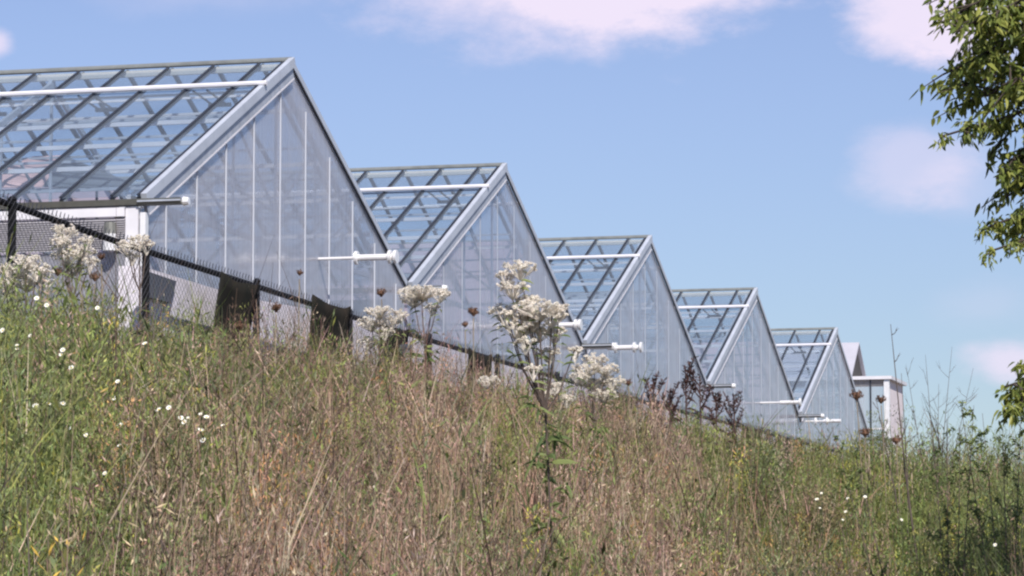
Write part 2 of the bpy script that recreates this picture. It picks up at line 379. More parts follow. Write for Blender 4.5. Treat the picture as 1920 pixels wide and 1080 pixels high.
    g['truss'] = m.mesh('truss', M['steel'])
    m = MB(); m.box(-.05,.05,-.05,.05,0,EAVE-.12); g['column'] = m.mesh('column', M['white'])
    m = MB(); m.box(-.012,.012,.12,DEPTH-.1,.4,EAVE-.16); g['part'] = m.mesh('dimming_sheet', M['dimming'])
    m = MB(); m.box(.15,W-.15,.1,DEPTH-.1,0,.06); g['floor'] = m.mesh('floor_slab', M['floor'])
    # growing bench
    m = MB(); m.box(-.8,.8,0,20,.78,.84)
    for y in np.arange(.3, 20, 2.4):
        for x in (-.7,.7): m.box(x-.03,x+.03,y-.03,y+.03,.06,.78)
    g['bench'] = m.mesh('growing_bench', M['steel'])
    # vent arms
    m = MB(); 
    for dy in (-.05,.05):
        m.bar(slope_pt(-1,.20,dy*2,-.02), slope_pt(-1,.09,dy*2,-.42), .022)
    m.bar(slope_pt(-1,.09,-.16,-.42), slope_pt(-1,.09,.16,-.42), .05)
    g['arm'] = m.mesh('vent_arm', M['dark'])
    return g
G = greenhouse_meshes()
def greenhouse(k, label):
    p = np.array([X0, Y0]) + rV * W * k
    root = empty('greenhouse', (p[0], p[1], GZ), ROW_ROT)
    tag(root, label, 'greenhouse', 'glass greenhouses standing in a row')
    gb = link('gable_wall', G['gable'], root)
    u = .89
    while u < W - .1:
        hh = EAVE + RISE * (u if u < W/2 else W - u) / (W/2) - .30
        o = link('mullion', G['mull'] if k == 0 else G['mull2'], root, (u, .0, .02)); o.scale = (1 if k == 0 else .7, 1 if k == 0 else .6, hh); u += 1.058
    link('back_wall', G['back'], root)
    for side in (-1, 1):
        rg = link('roof_glass', G['roof', side], root)
        y = .42
        while y < DEPTH:
            link('glazing_bar', G['bar', side], root, (0, y, 0)); y += .66
        link('glazing_bar', G['bar', side], root, (0, .075, 0))
        link('barge_board', G['barge', side], root); link('rake_trim', G['trim', side], root)
        link('vent_rail', G['vent', side], root)
        for i in range(11): link('purlin', G['purlin', side, i], root)
    if k in (1, 3): link('whitewashed_pane', G['wash', 1], root)
    if k == 0: link('whitewashed_pane', G['wash', 1], root, (0, 3.3, 0))
    link('ridge_cap', G['ridge'], root); link('ridge_beam', G['rbeam'], root)
    gt = link('gutter', G['gutter'], root); link('end_cap', G['endcap'], gt)
    if k == NH - 1: 
        gt = link('gutter', G['gutter'], root, (W, 0, 0)); link('end_cap', G['endcap'], gt)
        link('side_wall', G['part'], root, (W - .04, 0, 0))
    for j in range(9):
        y = .2 + j * 3.3; link('truss', G['truss'], root, (0, y, 0)); link('column', G['column'], root, (.06, y + .08, .02))
        for q in range(2):
            if j < 8: link('vent_arm', G['arm'], root, (0, y + .7 + 1.65*q, 0))
    if k > 0: link('dimming_sheet', G['part'], root, (.14, 0, 0))  # unseen dark sheet added between bays to dim the lower gables
    link('floor_slab', G['floor'], root)
    for q in range(4): link('growing_bench', G['bench'], root, (1.6 + q*2.55, 2.0, 0))
    return root
NH = 5
glabels = ['nearest glass greenhouse, tallest in view, its white corner post above the chain link fence',
           'second glass greenhouse from the left, its roof rising directly behind the nearest gable',
           'middle glass greenhouse of the row, with a hubbed white flue at its left gutter end',
           'fourth glass greenhouse from the left, its gable behind the dark brown dock stalks',
           'farthest and smallest glazed greenhouse, just left of the pale headhouse']
houses = [greenhouse(k, glabels[k]) for k in range(NH)]

# side wall of the nearest house (faces the camera side)
def side_wall(root):
    m = MB()
    y = .10
    m.box(-.02, 0, .16, DEPTH-.05, .75, EAVE-.62); sw = m.build('side_glazing', M['sideglass'], root)
    m = MB(); m.box(-.05, .05, .0, .16, 0, EAVE-.095); m.build('corner_post', M['white'], root)
    m = MB(); m.box(-.06, .04, -.10, -.03, 0, EAVE-.16); m.build('downpipe', M['pipewhite'], root)
    m = MB(); m.box(-.07, .0, .17, DEPTH, EAVE-.20, EAVE-.095); m.build('eave_beam', M['white'], root)
    m = MB()
    for i in range(14): 
        z = EAVE - .60 + i*.027
        m.prism([(-.06,z),(-.0,z+.035),(-.0,z+.042),(-.06,z+.007)], 'y', .17, DEPTH)
    m.build('louvre_band', M['louvre'], root)
    m = MB(); m.box(-.06,.0,.17,DEPTH,0,.74); m.build('knee_wall', M['concrete'], root)
    for j in range(9):
        m = MB(); yy = 1.9 + j*2.9; m.box(-.05,.01,yy,yy+.05,.75,EAVE-.62); m.build('window_post', M['white'], root)
    m = MB(); m.tube([(-.14,.32,EAVE-.62),(-.14,.32,EAVE-.42)], .085, 12); m.tube([(-.14,.32,EAVE-.42),(-.14,.32,EAVE-.28)], [.085,.07], 12, mi=1)
    m.build('wall_lamp', [M['pipewhite'], M['gutter']], root, smooth=False)
side_wall(houses[0])
def inner_stand_in():
    # made-up pink and grey panels standing in for a roof form seen through glass
    root = empty('roof_stand_in', at(60, 350, 47.5), 0); root.location.z = EAVE + GZ
    tag(root, 'made-up pinkish slatted panel and grey panel standing in for a roof seen through the nearest glass roof', 'stand-in panels')
    inv = Matrix.Translation(root.location).inverted()
    def panel(name, pts, mt, y2=0):
        m = MB(); f = [inv @ at(*p) for p in pts]; bk = [p + Vector((.02,.05,0)) for p in f]; n = len(f); m.v = [tuple(v) for v in f + bk]
        m.f = [tuple(range(n))[::-1], tuple(range(n, 2*n))] + [(i, (i+1) % n, n+(i+1) % n, n+i) for i in range(n)]; m.m = [0]*len(m.f)
        m.build(name, mt, root)
    panel('slatted_panel', [(-30,352,46.2),(75,350,46.4),(118,291,48.2),(62,293,48.0),(-30,330,46.4)], M['slats'])
    panel('grey_sheet', [(118,291,48.3),(78,350,46.5),(255,352,46.5),(232,337,47.2)], M['greysheet'])
inner_stand_in()

# flues leaving the gables, level with the gutters
def flue(k, frac, length, label, z=5.0 , rings=(.5, .93, 1.0), D=14.78):
    s0 = float(np.array([X0, Y0]) @ rV) + W*(k + frac)
    p = row_pt(s0, D, z); root = empty('flue_pipe', p, ROW_ROT); tag(root, label, 'pipe', 'white flue pipes on the greenhouse gables')
    m = MB(); m.tube([(0,.1,0),(0,-length*.5,0)], .022, 10); m.tube([(0,-length*.5,0),(0,-length*.96,0)], .045, 12); m.build('tube', M['pipewhite'], root)
    for q in rings:
        m = MB(); m.tube([(0,-length*q-.02,0),(0,-length*q+.02,0)], .095, 16); m.build('collar', M['pipewhite'], root)
flue(0, .62, 1.14, 'white flue pipe with round collars sticking out of the nearest gable')
flue(1, .63, 1.0, 'white flue pipe just right of the tall white flower heads, on the second gable')
flue(2, .0, 1.25, 'white hubbed pipe at the gutter end between second and third greenhouses', z=4.93, rings=(.62,.9,1.0), D=14.9)
flue(3, .56, .95, 'bright white pipe on the fourth gable above the dark board ends', rings=(1.0,))
flue(4, .09, .95, 'bright white pipe at the gutter between the fourth and fifth greenhouses', z=4.90, rings=(.3,.6))
flue(5, .22, .9, 'lowest white pipe, half hidden in weeds right of the fifth greenhouse', z=4.62, rings=(.4,.9))

# pale headhouse at the far end
def headhouse():
    c = at(1665, 705, 99.0); root = empty('headhouse', (c.x, c.y, GZ), ROW_ROT)
    tag(root, 'small pale headhouse with a white corner post and gabled roof at the far end', 'building')
    H = c.z - GZ; Wd, Dp = 2.9, 4.2
    m = MB(); m.box(0,.05,.12,Dp,0,H-.1); m.box(.05,Wd,Dp-.05,Dp,0,H-.1); m.build('wall', M['openglass'], root)
    m = MB(); m.box(.05,Wd,0,.05,0,H-.1); m.build('end_wall', M['pinkwall'], root)
    m = MB(); m.box(-.06,.08,-.04,.12,0,H-.1); m.build('corner_post', M['pipewhite'], root)
    m = MB(); m.box(-.12,Wd+.1,-.12,Dp,H-.098,H); m.build('roof_slab', M['white'], root)
    for y in (.5, 1.6, 2.9):
        m = MB(); m.box(-.03,-.001,y,y+.05,0,H-.1); m.build('window_post', M['dark'], root)
    for z in (.35, .55, .72):
        m = MB(); m.box(-.025,-.002,.12,Dp,H*z,H*z+.05); m.build('window_rail', M['white'], root)
    y1 = 1.08
    a, b, ap = .02, 2.86, 1.44; rise = 1.08
    m = MB(); m.prism([(a+.06,H+.002),(b-.06,H+.002),(ap,H+rise-.05)], 'y', y1+.1, Dp-.1); m.build('gable', M['tan'], root)
    for (xa, xb, sgn) in ((a, ap, -1), (b, ap, 1)):
        m = MB(); m.prism([(xa,H+.0),(xb,H+rise),(xb,H+rise+.06),(xa-.0,H+.06)], 'y', y1, Dp) ; m.build('roof', M['roofsheet'], root)
headhouse()

# ------------------------------------------------------------------ retaining wall, shade cloths, fence
FD = 11.18
S_A, S_B = 16.0, 74.0
fz_s = [16, 25.2, 25.4, 28.4, 31.4, 34.5, 40.4, 43.4, 49.2, 58.1, 67.8, 74]
fz_z = [3.52, 3.44, 3.43, 3.37, 3.34, 3.30, 3.27, 3.26, 3.26, 3.31, 3.34, 3.30]
def ftop(s): return float(np.interp(s, fz_s, fz_z))
def wall():
    root = empty('retaining_wall', row_pt(29.0, FD + .30, gh(*row_pt(29, FD, 0).xy)), ROW_ROT)
    tag(root, 'long pale concrete wall close behind the chain link fence', 'wall')
    inv = Matrix.Translation(root.location) @ Matrix.Rotation(ROW_ROT, 4, 'Z'); inv.invert()
    m = MB(); ss = list(np.arange(28.9, 73.5, 2.95))
    for a, b in zip(ss[:-1], ss[1:]):
        b2 = b - .03
        q = [row_pt(a, FD+.25, .8), row_pt(b2, FD+.25, .8), row_pt(b2, FD+.45, .8), row_pt(a, FD+.45, .8)]
        offa = -.10 if a < 33 else .035; offb = -.10 if b < 33 else .035
        t = [row_pt(a, FD+.25, ftop(a)+offa), row_pt(b2, FD+.25, ftop(b2)+offb), row_pt(b2, FD+.45, ftop(b2)+offb), row_pt(a, FD+.45, ftop(a)+offa)]
        v = [tuple(inv @ x) for x in q + t]; base = len(m.v); m.v += v
        for f in ((0,3,2,1),(4,5,6,7),(0,1,5,4),(1,2,6,5),(2,3,7,6),(3,0,4,7)): m.f.append(tuple(base+i for i in f)); m.m.append(0)
    m.build('wall_panels', M['concrete'], root)
    # dark vent opening high in the first panel
    m = MB(); v = [inv @ row_pt(s_, FD+d_, z_) for d_ in (.243,.20) for s_, z_ in ((29.0,2.98),(29.62,2.98),(29.75,3.20),(29.0,3.22))]
    base = 0; m.v = [tuple(x) for x in v]
    m.f = [(0,1,2,3),(7,6,5,4),(0,4,5,1),(1,5,6,2),(2,6,7,3),(3,7,4,0)]; m.m = [0]*6
    m.build('vent_panel', mat('vent_grey', (.10,.11,.14), .6, 0, .2, 3), root)
wall()

def cloth(sa, sb, lean, rise, drop, label, seed):
    r_ = random.Random(seed); base = row_pt((sa+sb)/2, FD-.07, ftop((sa+sb)/2)); root_z = base.z - drop
    nx, nz = 10, 14; m = MB(); inv = Matrix.Translation((base.x, base.y, root_z)).inverted()
    rows = []
    ph = r_.uniform(0, 6)
    for j in range(nz + 1):
        t = j / nz
        for i in range(nx + 1):
            u = i / nx; s = sa + (sb - sa) * u
            z = ftop(s) + rise - drop * t - .05*math.sin(u*math.pi)*(1-t) + .012*math.sin(u*11+seed)*(1-t)*u
            s2 = s - lean * t * (1 + .15*math.sin(t*5+ph)) 
            d = FD - .07 - .04*t - .035 * math.sin(u * 9 + t * 3 + ph) * (0.2 + t)
            m.v.append(tuple(inv @ row_pt(s2, d, z)))
    for j in range(nz):
        for i in range(nx):
            a = j*(nx+1)+i; m.f.append((a, a+1, a+nx+2, a+nx+1)); m.m.append(0)
    o = m.build('shade_cloth', M['cloth'], None, True, (base.x, base.y, root_z))
    sol = o.modifiers.new('thickness', 'SOLIDIFY'); sol.thickness = .012
    tag(o, label, 'cloth', 'dark cloths hung over the fence')
cl = ['dark ragged shade cloth hung on the fence, largest and leftmost', 'dark cloth over the fence rail below the white flue pipe',
      'dark cloth behind the pale flower cluster left of centre', 'small dark cloth on the rail left of the tall white flowers',
      'dark cloth low on the fence behind the rightmost white flower head', 'dark cloth on the far fence below the brown dock stalks',
      'farthest dark cloth on the fence, below the bright pipe']
for (a, b, ln, rs, lab, sd) in [(30.22,31.32,.75,-.02,cl[0],1),(33.0,34.25,.5,.05,cl[1],2),(35.35,36.45,.55,.0,cl[2],3),(38.9,40.0,.5,.0,cl[3],4),
                             (46.6,47.9,.5,.0,cl[4],5),(55.9,57.4,.5,.0,cl[5],6),(58.9,61.6,.5,.0,cl[6],7)]:
    cloth(a, b, ln, rs, 1.6, lab, sd)

def fence():
    root = empty('chain_link_fence', row_pt(S_A, FD, gh(*row_pt(S_A, FD, 0).xy)))
    tag(root, 'black chain link fence with spiked top running down beside the greenhouses', 'fence')
    inv = Matrix.Translation(root.location).inverted(); R = lambda s, z, d=FD: tuple(inv @ row_pt(s, d, z))
    s = 25.39 - 3*3
    k = 0
    pm = MB()
    while s < S_B:
        m = MB(); m.tube([R(s, ftop(s) - 2.2), R(s, ftop(s) + .02)], .036, 10); m.tube([R(s, ftop(s)+.02), R(s, ftop(s)+.05)], [.045,.02], 10); m.build('post', M['black'], root); s += 3.013
    for a, b in zip(np.arange(S_A, S_B, 3.013)[:-1], np.arange(S_A, S_B, 3.013)[1:]):
        m = MB(); m.tube([R(a, ftop(a)-.03), R(b, ftop(b)-.03)], .030, 8); m.build('top_rail', M['black'], root)
    m = MB(); w = .085; hgt = 1.78
    for i in range(int((S_B - S_A) / w)):
        s = S_A + i*w
        for dr in (-1, 1):
            s2 = s + dr*hgt*1.15
            z0, z1 = ftop(s)+.025, ftop(s2)-hgt
            d = FD - .03 + .004*dr
            m.tube([R(s, z0, d), R(s2, z1, d)], .0019 if s < 45 else .0024, 3, cap=False)
        # twisted spikes along the selvage
        m.tube([R(s-.012, ftop(s)+.0, FD-.03), R(s+.006, ftop(s)+.050, FD-.035)], [.006,.004], 3, cap=False)
    m.build('chain_mesh', M['wire'], root)
fence()

# ------------------------------------------------------------------ field of weeds (stuff)
def tone(base, var, n):
    b = np.array(base)[None, :] * (1 + rng.normal(0, var, (n, 1))) * (1 + rng.normal(0, .07, (n, 3)))
    return np.clip(b, .006, .9)
def vnoise(X, Y, sc, seed):
    r_ = np.random.default_rng(seed); v = 0
    for k in range(6):
        a = r_.uniform(0, 2*math.pi); fq = sc * r_.uniform(.5, 1.8); v = v + np.sin((X*math.cos(a) + Y*math.sin(a))*fq + r_.uniform(0, 6.28))
    return v / 2.4
def sample_field(n, ymin=6.5, ymax=70, pmin=-330, pmax=2250, power=1.0, behind=False):
    u = rng.uniform(0, 1, n*2)
    Y = (ymin**power + u*(ymax**power - ymin**power))**(1/power) if power != 0 else ymin*(ymax/ymin)**u
    a = (rng.uniform(pmin, pmax, n*2) - 960)/F_PX; X = a*Y/math.cos(TILT)
    p = -(X*nV[0] + Y*nV[1]); ok = (p < 10.95)
    X, Y = X[ok][:n], Y[ok][:n]; return X, Y
def green_mask(X, Y):
    s = X*rV[0] + Y*rV[1]; p = -(X*nV[0] + Y*nV[1]); az = X / Y
    left = 1/(1+np.exp((az + .098 + .02*vnoise(X,Y,.6,3))/.012))
    right = 1/(1+np.exp(-(az - .088 + .022*vnoise(X,Y,.5,4))/.014))
    return np.clip(np.maximum(left, right)*.9 + .07 + 1.0*np.clip(vnoise(X,Y,2.9,5)-.32,0,1.1) - .45*np.clip(vnoise(X,Y,2.0,6)-.55,0,1), 0, 1)
def veg_height(X, Y):
    az = X / Y
    return np.interp(az, [-.16,-.12,-.08,-.04,0,.04,.07,.10,.13,.155,.2], [.90,.88,.88,.85,.84,.79,.69,.63,.78,1.04,1.1]) * (1 + .13*vnoise(X,Y,1.7,8) + .16*vnoise(X,Y,4.6,9))
def strips(name, X, Y, H, wid, cols, bend, lean, mat_, label, segs=3, z_off=0.0, kind='stuff', cat='grass'):
    n = len(X); Z = ground_h(X, Y) - .03 + z_off
    phi = rng.uniform(0, 2*math.pi, n); fx, fy = np.cos(phi), np.sin(phi)              # blade width direction
    la = rng.uniform(0, 2*math.pi, n); lx, ly = np.cos(la)*lean, np.sin(la)*lean
    V = np.zeros((n, (segs+1)*2, 3)); 
    for k in range(segs+1):
        t = k/segs; w = wid*(1 - t*.85)/2
        off = H*(t + bend*t*t)
        cx = X + lx*off; cy = Y + ly*off; cz = Z + H*(t - bend*.35*t*t)
        V[:,2*k,0] = cx + fx*w; V[:,2*k,1] = cy + fy*w; V[:,2*k,2] = cz
        V[:,2*k+1,0] = cx - fx*w; V[:,2*k+1,1] = cy - fy*w; V[:,2*k+1,2] = cz
    nv = (segs+1)*2
    base = (np.arange(n)*nv)[:,None,None]
    q = np.array([[2*k, 2*k+1, 2*k+3, 2*k+2] for k in range(segs)])[None]
    return V.reshape(-1,3), (base + q).reshape(-1,4), np.repeat(cols, nv, axis=0)
def quads_obj(name, V, Fq, C, material, loc=(0,0,0)):
    me = bpy.data.meshes.new(name); me.vertices.add(len(V)); me.vertices.foreach_set('co', V.astype(np.float32).ravel())
    me.loops.add(Fq.size); me.loops.foreach_set('vertex_index', Fq.astype(np.int32).ravel())
    me.polygons.add(len(Fq)); me.polygons.foreach_set('loop_start', np.arange(0, Fq.size, Fq.shape[1], dtype=np.int32))
    me.polygons.foreach_set('loop_total', np.full(len(Fq), Fq.shape[1], dtype=np.int32))
    at_ = me.color_attributes.new('tone', 'FLOAT_COLOR', 'POINT')
    at_.data.foreach_set('color', np.concatenate([C, np.ones((len(C),1))], 1).astype(np.float32).ravel())
    me.materials.append(material); me.update(calc_edges=True); me.validate()
    return link(name, me, None, loc)
def leaf_cloud(cx, cy, cz, L, w, cols, up=1.0):
    """many small two-triangle leaves at given centres"""
    n = len(cx); d = rng.normal(0, 1, (n,3)); d[:,2] = np.abs(d[:,2])*1.2 + .5*up; d /= np.linalg.norm(d, axis=1)[:,None]
    e = rng.normal(0, 1, (n,3)); a = np.cross(d, e); a /= np.linalg.norm(a, axis=1)[:,None]
    c = np.stack([cx,cy,cz],1); L = L[:,None]; w = w[:,None]
    V = np.stack([c, c + d*L*.45 + a*w*.5, c + d*L, c + d*L*.45 - a*w*.5], 1)
    Fq = (np.arange(n)*4)[:,None] + np.arange(4)[None]
    return V.reshape(-1,3), Fq, np.repeat(cols, 4, axis=0)

DRY = [(.53,.37,.285), (.49,.31,.25), (.35,.23,.185), (.66,.51,.40), (.48,.27,.225), (.34,.26,.16)]
FORB = [(.37,.245,.19), (.28,.20,.135), (.44,.28,.235), (.24,.22,.11), (.33,.26,.17)]
GRN = [(.205,.245,.075), (.145,.185,.062), (.28,.305,.090), (.18,.205,.10)]
def pick(pal, n):
    i = rng.integers(0, len(pal), n); return np.clip(np.array(pal)[i]*(1+rng.normal(0,.18,(n,1)))*(1+rng.normal(0,.05,(n,3))), .01, .9)
def field():
    # dry grass
    X, Y = sample_field(150000, power=.85); g = green_mask(X, Y); keep = (rng.uniform(0,1,len(X)) > g*.95) & (rng.uniform(-1.6,1,len(X)) < vnoise(X,Y,6.0,61)+.5); X, Y = X[keep], Y[keep]; n = len(X)
    dist = np.clip(Y, 8, 60)
    H = veg_height(X, Y)*np.clip(rng.beta(4, 2.2, n)*1.22, .25, 1.3)
    wd = (.0040 + .00024*dist)*rng.uniform(.6,1.4,n)
    reds = vnoise(X,Y,.9,21)
    C = pick(DRY, n); C *= np.where(reds[:,None] > .3, np.array([1.06,.90,.90]), np.array([.97,1.0,.9])); C *= (.93 + .15*vnoise(X,Y,2.1,22) + .13*vnoise(X,Y,5.5,23))[:,None]
    V, F, Cc = strips('dry', X, Y, H, wd, C, rng.uniform(0,.8,n)*rng.uniform(0,1,n), rng.uniform(.02,.28,n), None, None)
    # seed fluff on top of part of the dry stems
    k = rng.uniform(0,1,n) < .35; m_ = int(k.sum()); rep = 5
    fx = np.repeat(X[k],rep)+rng.normal(0,.035,m_*rep); fy = np.repeat(Y[k],rep)+rng.normal(0,.035,m_*rep)
    fz = np.repeat(ground_h(X[k],Y[k])+H[k]*.86,rep) + rng.uniform(-.12,.06,m_*rep)
    V2, F2, C2 = leaf_cloud(fx, fy, fz, rng.uniform(.012,.03,m_*rep), rng.uniform(.004,.008,m_*rep), np.repeat(C[k]*1.05,rep,axis=0))
    o = quads_obj('dry_grass', np.concatenate([V,V2]), np.concatenate([F,F2+len(V)]), np.concatenate([Cc,C2]), M['field'])
    tag(o, 'tall tan and reddish dry grass and weeds covering the bank', 'grass', kind='stuff')
    # green grass
    X, Y = sample_field(120000, power=.85); g = green_mask(X, Y); keep = rng.uniform(0,1,len(X)) < g; X, Y = X[keep], Y[keep]; n = len(X)
    dist = np.clip(Y, 8, 60); H = veg_height(X, Y)*np.clip(rng.beta(3.5, 2.2, n)*1.2, .2, 1.25)
    C = pick(GRN, n)*(1+.2*vnoise(X,Y,1.5,31))[:,None]
    V, F, Cc = strips('g', X, Y, H, (.004+.0002*dist)*rng.uniform(.6,1.5,n), C, rng.uniform(0,.9,n), rng.uniform(.03,.35,n), None, None)
    o = quads_obj('green_grass', V, F, Cc, M['field']); tag(o, 'green grass growing through the dry weeds on the bank', 'grass', kind='stuff')
    for nm, cnt, pal, lab, sd in (('leafy_weeds', 12500, GRN, 'bushy small-leaved green weeds massed on the left and right of the bank', 71), ('dried_weeds', 8500, FORB, 'browned bushy weeds with small dry leaves across the middle of the bank', 72)):
        leafy(nm, cnt, pal, lab, sd)
def leafy(nm, cnt, pal, lab, sd):
    X, Y = sample_field(cnt, power=.9); g = green_mask(X, Y)
    if nm == 'leafy_weeds': keep = (rng.uniform(0,1,len(X)) < g*1.15)
    else: keep = (rng.uniform(0,1,len(X)) > g*.9) & (vnoise(X,Y,2.6,sd) > -.25)
    X, Y = X[keep], Y[keep]; n = len(X)
    H = veg_height(X,Y)*rng.uniform(.55,1.12,n); rep = 130
    t = rng.uniform(.18,1,n*rep); rad = (.13*(1-t)+.05)*rng.uniform(.3,1.3,n*rep); ph = rng.uniform(0,6.28,n*rep)
    lx = np.repeat(rng.normal(0,.10,n),rep); ly = np.repeat(rng.normal(0,.10,n),rep); HH = np.repeat(H,rep)
    cx = np.repeat(X,rep)+lx*t*HH+rad*np.cos(ph); cy = np.repeat(Y,rep)+ly*t*HH+rad*np.sin(ph); cz = np.repeat(ground_h(X,Y),rep)+HH*t
    bc = pick(pal,n)*(1+.28*vnoise(X,Y,3.0,33))[:,None]*rng.uniform(.75,1.25,(n,1))
    yl = rng.uniform(0,1,n) < .12; bc[yl] = bc[yl]*np.array([1.5,1.25,.7])
    C = np.repeat(bc,rep,axis=0)*(1+rng.normal(0,.12,(n*rep,1)))
    far = np.repeat(np.clip(Y,8,60),rep)
    V, F, Cc = leaf_cloud(cx,cy,cz,rng.uniform(.018,.045,n*rep)*(.8+far*.012),rng.uniform(.004,.008,n*rep)*(.8+far*.014),np.clip(C,.006,.9))
    V3, F3, C3 = strips('st', X, Y, H*.96, .007+.0002*Y, bc*.8, np.full(n,.0), rng.uniform(.0,.1,n), None, None)
    o = quads_obj(nm, np.concatenate([V,V3]), np.concatenate([F,F3+len(V)]), np.concatenate([Cc,C3]), M['field'])
    tag(o, lab, 'weeds', kind='stuff')
def field2():
    # rounded bushy clumps standing out of the grass
    X, Y = sample_field(640, ymin=9, ymax=42, power=.9); n = len(X); g = green_mask(X,Y); rep = 900
    Hc = veg_height(X,Y)*rng.uniform(.55,1.05,n); rc = rng.uniform(.10,.26,n)
    d = rng.normal(0,1,(n*rep,3)); d /= np.linalg.norm(d,axis=1)[:,None]; rr = rng.uniform(.25,1,n*rep)**.5*(1+.25*np.sin(d[:,0]*7+np.repeat(rng.uniform(0,6,n),rep)))
    R1 = np.repeat(rc,rep)*rr; cx = np.repeat(X,rep)+d[:,0]*R1; cy = np.repeat(Y,rep)+d[:,1]*R1
    cz = np.repeat(ground_h(X,Y)+Hc*.62,rep) + d[:,2]*rr*np.repeat(Hc*.40,rep)
    isg = rng.uniform(0,1,n) < (.55+.4*g)
    bc = np.where(isg[:,None], pick(GRN,n)*rng.uniform(.5,1.15,(n,1)), pick(FORB,n)*rng.uniform(.4,1.15,(n,1))); C = np.repeat(bc,rep,axis=0)*(1+rng.normal(0,.16,(n*rep,1)))
    far = np.repeat(np.clip(Y,8,60),rep)
    V, F, Cc = leaf_cloud(cx,cy,cz,rng.uniform(.02,.045,n*rep)*(.8+far*.01),rng.uniform(.004,.009,n*rep)*(.8+far*.012),np.clip(C,.006,.9))
    o = quads_obj('bushy_weeds', V, F, Cc, M['field']); tag(o, 'rounded bushy weed clumps scattered through the grass of the bank', 'weeds', kind='stuff')
    # dark and pale branching stalks
    X, Y = sample_field(3400, power=.9); keep = rng.uniform(0,1,len(X)) > .75*green_mask(X,Y); X, Y = X[keep], Y[keep]; n = len(X); H = veg_height(X,Y)*rng.uniform(.8,1.28,n)*np.where(rng.uniform(0,1,n)<.12, 1.25, 1.0)
    Xs, Ys, Vs, Fs, Cs = [], [], [], [], []; off = 0
    C = pick([(.075,.055,.045),(.10,.065,.05),(.34,.26,.18),(.22,.15,.11),(.13,.10,.06),(.09,.06,.05)], n)
    V, F, Cc = strips('s', X, Y, H, .0055+.00018*Y, C, np.zeros(n), rng.uniform(.0,.12,n), None, None); Vs.append(V); Fs.append(F); Cs.append(Cc); off = len(V)
    for b in range(5):
        t0 = rng.uniform(.4,.8,n); zo = H*t0
        V, F, Cc = strips('b', X, Y, H*rng.uniform(.15,.35,n), .0035+.00012*Y, C*1.05, rng.uniform(0,.2,n), rng.uniform(.25,.7,n), None, None, z_off=zo+.03, segs=2)
        Vs.append(V); Fs.append(F+off); Cs.append(Cc); off += len(V)
    o = quads_obj('dead_stalks', np.concatenate(Vs), np.concatenate(Fs), np.concatenate(Cs), M['field'])
    tag(o, 'dead branching weed stalks standing through the grass of the bank', 'weeds', kind='stuff')
    # turf on the flat behind the fence
    n = 26000; s = rng.uniform(15,110,n); p = rng.uniform(11.0,14.3,n); X = rV[0]*s - nV[0]*p; Y = rV[1]*s - nV[1]*p
    V, F, Cc = strips('t', X, Y, rng.uniform(.1,.35,n), np.full(n,.012), pick(GRN+DRY[:2],n), rng.uniform(0,.7,n), rng.uniform(0,.3,n), None, None, segs=2)
    o = quads_obj('short_turf', V, F, Cc, M['field']); tag(o, 'short turf strip between the fence and the gables', 'grass', kind='stuff')
def coarse():
    # bigger tangled weeds nearer the camera: stem, side branches, broad leaves and seed tufts
    X, Y = sample_field(2500, ymin=8, ymax=34, power=.8); g = green_mask(X, Y); n = len(X)
    H = veg_height(X,Y)*rng.uniform(.75,1.22,n); isg = rng.uniform(0,1,n) < (.18 + .7*g)
    C = np.where(isg[:,None], pick(GRN,n)*.8, pick([(.46,.30,.23),(.40,.25,.20),(.20,.13,.10),(.55,.43,.33),(.13,.085,.07)],n))
    Vs, Fs, Cs, off = [], [], [], 0
    def add(r):
        nonlocal off
        V, F, Cc = r; Vs.append(V); Fs.append(F+off); Cs.append(Cc); off += len(V)
    add(strips('s', X, Y, H, .008+.0003*Y, C*.75, rng.uniform(0,.2,n), rng.uniform(0,.22,n), None, None))
    for b in range(8):
        t0 = rng.uniform(.25,.85,n); L_ = H*rng.uniform(.15,.4,n); la = rng.uniform(0,6.28,n)
        add(strips('b', X, Y, L_, .004+.0002*Y, C*.9, rng.uniform(0,.3,n), rng.uniform(.25,.8,n), None, None, z_off=H*t0+.03, segs=2))
    xs_, ys_ = sample_field(150, ymin=9, ymax=17, power=1.0); q = len(xs_); cc_ = pick([(.10,.07,.055),(.14,.10,.08),(.50,.40,.30)], q)
    add(strips('l', xs_, ys_, rng.uniform(.8,1.25,q), np.full(q,.010), cc_, rng.uniform(0,.15,q), rng.uniform(.05,.35,q), None, None))
    for b in range(4): add(strips('l', xs_, ys_, rng.uniform(.2,.45,q), np.full(q,.006), cc_, rng.uniform(0,.15,q), rng.uniform(.2,.7,q), None, None, z_off=rng.uniform(.35,.75,q)))
    rep = 26
    for green in (True, False):
        k = isg == green; m_ = int(k.sum()); t = rng.uniform(.15,1,m_*rep); ph = rng.uniform(0,6.28,m_*rep)
        rad = rng.uniform(.0,.16,m_*rep); HH = np.repeat(H[k],rep)
        cx = np.repeat(X[k],rep)+rad*np.cos(ph); cy = np.repeat(Y[k],rep)+rad*np.sin(ph); cz = np.repeat(ground_h(X[k],Y[k]),rep)+HH*t
        cc = np.repeat(C[k],rep,axis=0)*(1+rng.normal(0,.2,(m_*rep,1)))
        if green: L_, w_ = rng.uniform(.035,.085,m_*rep), rng.uniform(.007,.017,m_*rep)
        else: L_, w_ = rng.uniform(.02,.055,m_*rep), rng.uniform(.004,.009,m_*rep)
        add(leaf_cloud(cx, cy, cz, L_, w_, np.clip(cc,.01,.9)))
    o = quads_obj('tangled_weeds', np.concatenate(Vs), np.concatenate(Fs), np.concatenate(Cs), M['field'])
    tag(o, 'coarse tangled broad-leaved weeds and straw standing all over the near bank', 'weeds', kind='stuff')
field(); field2(); coarse()

